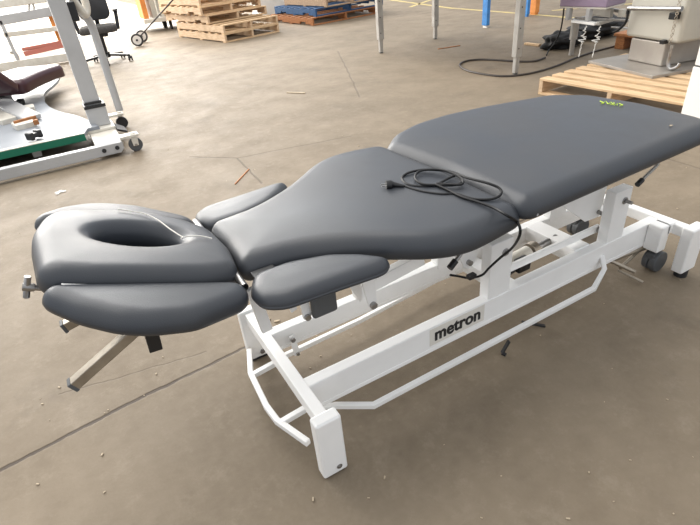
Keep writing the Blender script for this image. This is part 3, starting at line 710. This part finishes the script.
for i, (u, v, a) in enumerate(((268, 320, .5), (277, 321, -.3))):
    p = at(u, v, z=.003); o = MB().box(p, (.022, .009, .005), Matrix.Rotation(a, 3, 'Z')).build('wood_chip', 'chip', bevel=.001)
    tag(o, ['left', 'right'][i]+' of two pale wood chips on the floor behind the head end crossbar', 'debris', 'wood chips behind the crossbar')
cr = MB()
for i in range(90):
    u, v = random.uniform(0, 700), random.uniform(120, 525)
    p = at(u, v, z=.001); s = random.uniform(.0015, .0045)
    cr.box(p+Vector((0, 0, s*.3)), (s*random.uniform(1, 2.6), s, s*.7), Matrix.Rotation(random.uniform(0, 3), 3, 'Z'))
o = cr.build('floor_grit', 'chip'); o['kind'] = 'stuff'; tag(o, 'fine pale grit and crumbs scattered over the concrete floor', 'grit')
blk = at(613, 49, z=0)
BK = thing('wooden_stool', 'low orange brown wooden block behind the pine pallet', 'wooden block', (blk.x+.0, blk.y, 0), angr)
R_ = BK.matrix_basis
def loc(mb, name, m, par, bev=.003):
    for v in mb.v: v[:] = par.matrix_basis @ v
    return mb.build(name, m, par, bevel=bev)
loc(MB().b6(-.02, .40, 0, .30, .13, .16), 'top_board', 'brown_wood', BK)
loc(MB().b6(0, .10, .02, .28, 0, .13), 'side_block', 'brown_wood', BK); loc(MB().b6(.28, .38, .02, .28, 0, .13), 'side_block', 'brown_wood', BK)

# white laminate column at the right edge
cl = at(677, 128, z=0)
CB = thing('laminate_cabinet', 'tall dusty white laminate cabinet cut off by the right edge', 'cabinet', (cl.x, cl.y, 0), -.25)
loc(MB().b6(0, .6, -.6, 0, 0, .395), 'lower_panel', 'marble', CB); loc(MB().b6(0.004, .6, -.6, -.004, .405, 1.5), 'upper_panel', 'marble', CB)
loc(MB().b6(.006, .59, -.59, -.006, .39, .41), 'seam', 'grey_plastic', CB)

# ------------------------------------------------------------------ grey exercise machine, left
X = thing('exercise_machine', 'large grey exercise machine with maroon seat and green edged board, left edge', 'exercise machine', (-.1, 3.4, 0))
rl = MB().prism([(-2.2, .025), (.0, .025), (.03, .05), (.03, .105), (-2.2, .105)], 'y', 3.36, 3.42).build('base_rail', 'machine', X, bevel=.006)
MB().cyl((-.115, 3.36, .068), (-.115, 3.354, .068), .016, 14).cyl((-.02, 3.36, .068), (-.02, 3.354, .068), .016, 14).build('bolt', 'rubber', rl, smooth=True)
cx, cy = .120, 3.40
cs = MB().box((cx-.03, cy+.01, .125), (.14, .09, .02)).cyl((cx, cy, .10), (cx, cy, .145), .022, 14).prism([(cx-.025, .11), (cx+.025, .11), (cx+.02, .045), (cx-.02, .045)], 'y', cy-.025, cy-.020).build('caster', 'machine_white', X, bevel=.003)
MB().cyl((cx, cy-.016, .052), (cx, cy+.016, .052), .052, 28).build('wheel', 'grey_plastic', cs, smooth=True, bevel=.005)
MB().cyl((cx, cy-.028, .052), (cx, cy+.026, .052), .010, 12).build('axle', 'steel', cs, smooth=True)
c2 = MB().box((.10, 4.18, .125), (.14, .09, .02)).cyl((.14, 4.18, .10), (.14, 4.18, .145), .02, 12).build('caster', 'machine_white', X, bevel=.003)
MB().cyl((.14, 4.16, .05), (.14, 4.20, .05), .05, 24).build('wheel', 'rubber', c2, smooth=True, bevel=.005)
MB().b6(-.16, .04, 3.42, 4.2, .06, .10).build('base_crossbar', 'machine_white', X, bevel=.006)
MB().b6(-.19, .05, 3.80, 4.06, .10, .125).build('mast_plate', 'machine_white', X, bevel=.006)
MB().add([(.045, 3.72, .10), (.12, 3.75, .06), (.12, 3.92, .06), (.045, 3.95, .10), (.05, 3.72, .115), (.125, 3.75, .075), (.125, 3.92, .075), (.05, 3.95, .115)], [(3, 2, 1, 0), (4, 5, 6, 7), (0, 1, 5, 4), (1, 2, 6, 5), (2, 3, 7, 6), (3, 0, 4, 7)]).build('rubber_stop', 'rubber', X)
ms = MB().b6(-.125, .03, 3.88, 4.02, .125, .29).build('mast_sleeve', 'machine', X, bevel=.008)
MB().b6(-.130, .035, 3.872, 4.028, .275, .30).b6(-.120, .015, 3.875, 4.025, .308, .328).build('mast_band', 'black', X, bevel=.003)
MB().b6(-.115, .005, 3.89, 4.01, .29, 1.75).build('mast', 'machine', X, bevel=.008)
th = spline([(.165, 4.32, .12), (.165, 4.32, .5), (.165, 4.32, .74), (.155, 4.30, .86), (.10, 4.22, .96), (-.02, 4.10, 1.0), (-.08, 4.0, 1.0)], 6)
MB().tube(th, .032, 14).build('curved_tube', 'machine', X, smooth=True)
MB().tube(spline([(.06, 4.12, 1.08), (.10, 4.15, .98), (.13, 4.18, .93), (.16, 4.2, 1.0), (.15, 4.2, 1.2)], 6), .03, 12).build('handle_tube', 'machine_white', X, smooth=True)
MB().box((.02, 4.08, .97), (.10, .10, .14)).build('pivot_block', 'black', X, bevel=.01)
# green edged board with a keyhole cut
bd = [at(u, v, z=.10) for u, v in ((-60, 171), (86, 136))]
y0 = 3.62; Zb = .10
k = [(-2.0, bd[0].y*.0+3.66), (-.24, 3.66)]
kh = spline([tuple(at(u, v, z=.15)) for u, v in ((99, 126), (88, 120), (75, 115), (62, 112), (50, 107), (44, 100), (45, 92), (52, 86), (58, 80), (60, 74))], 5)
poly = [(-2.0, 3.66), (-.20, 3.66), (-.16, 3.8)]+[(p.x, p.y) for p in kh]+[(kh[-1].x-.1, 6.8), (-2.0, 6.8)]
bo = MB().prism(poly, 'z', .125, .150).build('board', 'sheet', X)
MB().b6(-2.0, -.20, 3.645, 3.66, .098, .152).build('board_edge', 'green', bo, label='dark green board edge')
MB().b6(-2.0, -.20, 3.645, 3.70, .152, .158).build('board_trim', 'machine_white', bo)
for x in (-1.6, -.6): MB().b6(x, x+.06, 3.75, 6.6, .03, .125).build('board_bearer', 'machine', X)
# seat
def onb(u, v, z): return at(u, v, z=z)
s0, s1 = at(24, 88, z=.33), at(64, 70, z=.33)
dS = (s1-s0); LSx = dS.length; dS.normalize(); nS = Vector((-dS.y, dS.x, 0))
seatf = lambda x, y, z: s0+dS*x+nS*y+Vector((0, 0, z+.07+.015*math.sin(min(1, max(0, x/LSx))*PI)))
cushion([Vector(p) for p in fillet([(0, 0, .06), (LSx, -.03, .08), (LSx, .5, .08), (0, .5, .06)])], .13, .05, .01, 80, frame=seatf).build('seat', 'maroon', X, smooth=True, soft=True)
bf = lambda x, y, z: s0+dS*(-.03-.55*x+z*.5)+nS*y+Vector((0, 0, .05+.45*x+z*.8))
cushion([Vector(p) for p in fillet([(0, 0, .05), (1, 0, .05), (1, .5, .05), (0, .5, .05)])], .09, .04, .01, 80, frame=bf).build('backrest', 'maroon', X, smooth=True, soft=True)
pc = s0+dS*(LSx*.35)+nS*.40
MB().b6(pc.x-.05, pc.x+.05, pc.y-.05, pc.y+.05, .15, .30).build('seat_post', 'machine', X, bevel=.005)
# footrest mechanism on the board
def bo_(u, v, z=.17): return at(u, v, z=z)
MB().bar(bo_(-6, 98, .24), bo_(32, 118, .18), .16, .04).build('slide_beam', 'machine', X, bevel=.01)
MB().bar(bo_(-10, 113, .17), bo_(14, 120, .17), .2, .05).bar(bo_(14, 127), bo_(34, 122), .16, .05).bar(bo_(15, 112), bo_(35, 108), .14, .06).build('carriage', 'machine_white', X, bevel=.008)
MB().bar(bo_(14, 123, .2), bo_(36, 117, .2), .02, .03).box(bo_(36, 122, .19), (.04, .04, .04)).build('carriage_rod', 'brown_wood', X, bevel=.004)
for (u, v) in ((18.5, 103), (34, 135)):
    p = bo_(u, v, .19); ax = (bo_(u+5, v-2, .19)-p).normalized()
    MB().bar(p-ax*.055, p+ax*.055, .06, .035).bar(p-ax*.055, p-ax*.02, .07, .06).bar(p+ax*.02, p+ax*.055, .07, .06).build('clamp', 'black', X, bevel=.012, label='black rubber clamp on the machine board')

# ------------------------------------------------------------------ white tubular rack behind the machine
K = thing('tubular_bed_frame', 'pale tubular rack with cross rails behind the exercise machine', 'rack', tuple(at(30, 68, z=0)))
yk = at(40, 60, z=0).y
yk = 9.0
def ky(u, v, y=yk): return at(u, v, y=y)
for (a, b, w, h, mm) in (((-8, 22), (56, 10.5), .05, .13, 'machine'), ((4, 35), (62, 28), .05, .07, 'machine_white'), ((-8, 5), (50, -2), .05, .10, 'machine_white'), ((-6, 68), (74, 56), .06, .12, 'machine_white')):
    MB().bar(ky(*a), ky(*b), w, h).build('cross_rail', mm, K, bevel=.01)
MB().bar(ky(0, 20), ky(18, 60), .05, .05, (0, 1, 0)).build('side_rail', 'machine', K, bevel=.01)
MB().tube(spline([ky(10, 52), ky(16, 54), ky(19, 62), ky(22, 70), ky(30, 72), ky(40, 70)], 5), .022, 10).build('bent_tube', 'alu', K, smooth=True)
MB().tube(spline([ky(30, 0), ky(29, 10), ky(32, 14), ky(34, 8), ky(32, 2)], 5), .014, 8).build('hook', 'alu', K, smooth=True)
for x in (ky(-6, 60).x, ky(72, 56).x): MB().b6(x-.03, x+.03, yk-.03, yk+.03, 0, 1.2).build('rack_leg', 'machine_white', K, bevel=.005)
MB().bar(ky(22, 49.5, 9.05), ky(64, 41.5, 9.05), .05, .05).build('red_tube', 'red', K, bevel=.01)
MB().bar(ky(24, 54, 9.05), ky(64, 45, 9.05), .05, .07).build('red_tube', 'red', K, bevel=.01)
MB().bar(ky(50.5, 14, 9.1), ky(61, 40, 9.1), .09, .10, (0, 1, 0)).build('orange_stay', 'orange', K, bevel=.004)

# ------------------------------------------------------------------ office chair
hx, hy = .57, 8.15
H_ = thing('office_chair', 'black office chair with armrests on a five star base, upper left', 'chair', (hx, hy, 0), -.15)
loc(MB().tube([(0, 0, .10), (0, 0, .40)], .03, 12), 'gas_column', 'black', H_)
loc(MB().tube([(0, 0, .08), (0, 0, .16)], .05, 14), 'hub', 'black', H_)
for k in range(5):
    a = 2*PI*k/5-.35; q = Vector((math.cos(a)*.34, math.sin(a)*.34, .085))
    o = loc(MB().bar((0, 0, .12), q, .045, .03), 'base_arm', 'black', H_)
    mb = MB().cyl(q+Vector((-.03, 0, -.045)), q+Vector((-.008, 0, -.045)), .036, 16).cyl(q+Vector((.008, 0, -.045)), q+Vector((.03, 0, -.045)), .036, 16).cyl(q, q+Vector((0, 0, -.05)), .01, 8)
    for v in mb.v: v[:] = H_.matrix_basis @ v
    mb.build('caster', 'black', o, smooth=True)
loc(MB().box((0, 0, .40), (.22, .24, .05)), 'seat_mechanism', 'black', H_, .01)
sf = lambda x, y, z: H_.matrix_basis @ Vector((x, y, z+.52))
cushion([Vector(p) for p in fillet([(-.26, -.25, .1), (.26, -.25, .1), (.26, .25, .1), (-.26, .25, .1)])], .09, .04, .01, 90, frame=sf).build('seat', 'cloth', H_, smooth=True, soft=True)
bf2 = lambda x, y, z: H_.matrix_basis @ Vector((x, .24+z+.12*y, .55+y))
cushion([Vector(p) for p in fillet([(-.22, .03, .1), (.22, .03, .1), (.20, .58, .12), (-.20, .58, .12)])], .07, .03, .01, 90, frame=bf2).build('backrest', 'rubber', H_, smooth=True, soft=True)
loc(MB().bar((0, .18, .40), (0, .30, .62), .06, .02, (0, 1, 0)), 'back_bracket', 'black', H_)
for s in (-1, 1):
    o = loc(MB().bar((s*.27, .0, .44), (s*.30, .02, .68), .05, .03, (0, 1, 0)), 'armrest', 'black', H_, .006)
    loc(MB().box((s*.30, .0, .70), (.07, .26, .03)), 'arm_pad', 'rubber', o) if False else loc(MB().box((s*.30, .0, .70), (.07, .26, .03)), 'arm_pad', 'rubber', H_, .01)

# ------------------------------------------------------------------ two wheeled trolley
w1 = at(139, 46.5, z=0); w2 = at(145, 41, z=0)
G = thing('pull_trolley', 'two wheeled trolley with white spoked wheels and dark handle rod', 'trolley', tuple(w1.lerp(w2, .5)))
axv = (w2-w1); axv.z = 0
if axv.length > .5: axv = axv.normalized()*.5; w2 = w1+axv
axn = axv.normalized()
for w in (w1, w2):
    r = .105; c = w+Vector((0, 0, r+.002))
    # turned to roll towards the rod
    o = MB().ring(c, axn, r-.018, .018, 36, 10).build('wheel', 'rubber', G, smooth=True)
    hub = MB().cyl(c-axn*.012, c+axn*.012, r-.03, 24).build('wheel_disc', 'marble', o, smooth=True)
    MB().cyl(c-axn*.03, c+axn*.03, .018, 12).build('hub', 'black', hub, smooth=True)
MB().tube([w1+Vector((0, 0, .107)), w2+Vector((0, 0, .107))], .010, 10).build('axle', 'steel', G, smooth=True)
mc = w1.lerp(w2, .5)+Vector((0, 0, .12)); tp = at(178, -6, y=mc.y-.7)
MB().tube([mc, tp], .013, 10).build('handle_rod', 'brown_cable', G, smooth=True)

# ------------------------------------------------------------------ rolling rack of boards by the pallets
yr = 11.6
Rk = thing('board_cart', 'cart on small casters holding upright boards, left of the pallets', 'cart', tuple(at(162, 28, z=0)))
def cy_(u, v, y): return at(u, v, y=y)
for (u, v) in ((149.5, 22), (161, 26.5), (172, 29)):
    p = at(u, v, z=0)
    p = Vector((p.x, min(p.y, 11.8), 0))
    MB().cyl((p.x-.02, p.y, .06), (p.x+.02, p.y, .06), .06, 16).b6(p.x-.03, p.x+.03, p.y-.03, p.y+.03, .08, .20).build('caster', 'rubber', Rk, smooth=False)
z1, z2 = 11.3, 11.9
MB().b6(1.75, 2.60, 11.2, 12.1, .18, .26).build('cart_deck', 'machine_white', Rk, bevel=.01)
for i, (x, w, mm) in enumerate(((1.80, .10, 'orange'), (1.98, .10, 'cabinet'), (2.14, .06, 'machine_white'), (2.28, .22, 'wood'))):
    p = tag(MB().add([], []).box((x+.05, 11.6, .76), (w, .5, 1.0)).build('upright_board', mm, bevel=.006), ['orange', 'grey', 'white', 'pale tan'][i]+' board standing upright on the cart left of the pallets', 'board', 'boards on the cart')

# pale sawhorse style objects outside the doorway, top left
# ------------------------------------------------------------------ light
sc = bpy.context.scene
w = bpy.data.worlds.new('world'); sc.world = w; w.use_nodes = True
n = w.node_tree.nodes; l = w.node_tree.links; bg = n['Background']
tc = n.new('ShaderNodeTexCoord'); sp = n.new('ShaderNodeSeparateXYZ'); l.new(tc.outputs['Generated'], sp.inputs[0])
mr = n.new('ShaderNodeMapRange'); mr.inputs[1].default_value = -.1; mr.inputs[2].default_value = 1.0; l.new(sp.outputs[2], mr.inputs[0])
mx = n.new('ShaderNodeMix'); mx.data_type = 'RGBA'; mx.inputs[6].default_value = (.52, .57, .64, 1); mx.inputs[7].default_value = (.98, .98, .98, 1)
l.new(mr.outputs[0], mx.inputs[0]); l.new(mx.outputs[2], bg.inputs[0]); bg.inputs[1].default_value = 1.22
def area(name, loc, target, sx, sy, power, col):
    d = bpy.data.lights.new(name, 'AREA'); d.shape = 'RECTANGLE'; d.size = sx; d.size_y = sy; d.energy = power; d.color = col
    o = bpy.data.objects.new(name, d); C.objects.link(o); o.location = loc
    o.rotation_euler = (Vector(target)-Vector(loc)).to_track_quat('-Z', 'Y').to_euler(); return o
area('door_daylight', (-1.0, 14.5, 3.4), (0.5, 3, .0), 9, 4.5, 1250, (1, .94, .85))
area('yard_daylight', (-2, 23, 9), (-2, 22, 0), 22, 16, 9000, (1, .98, .95))
area('added_overhead_fill', (-1.0, 4.5, 6.0), (.5, 4.0, 0), 7, 7, 500, (1, .96, .90))  # added lamp, no roof window known; softens shadows and lifts the floor
sc.view_settings.view_transform = 'Standard'; sc.view_settings.look = 'None'; sc.view_settings.gamma = 1
sc.view_settings.exposure = 0.0; sc.view_settings.use_curve_mapping = False
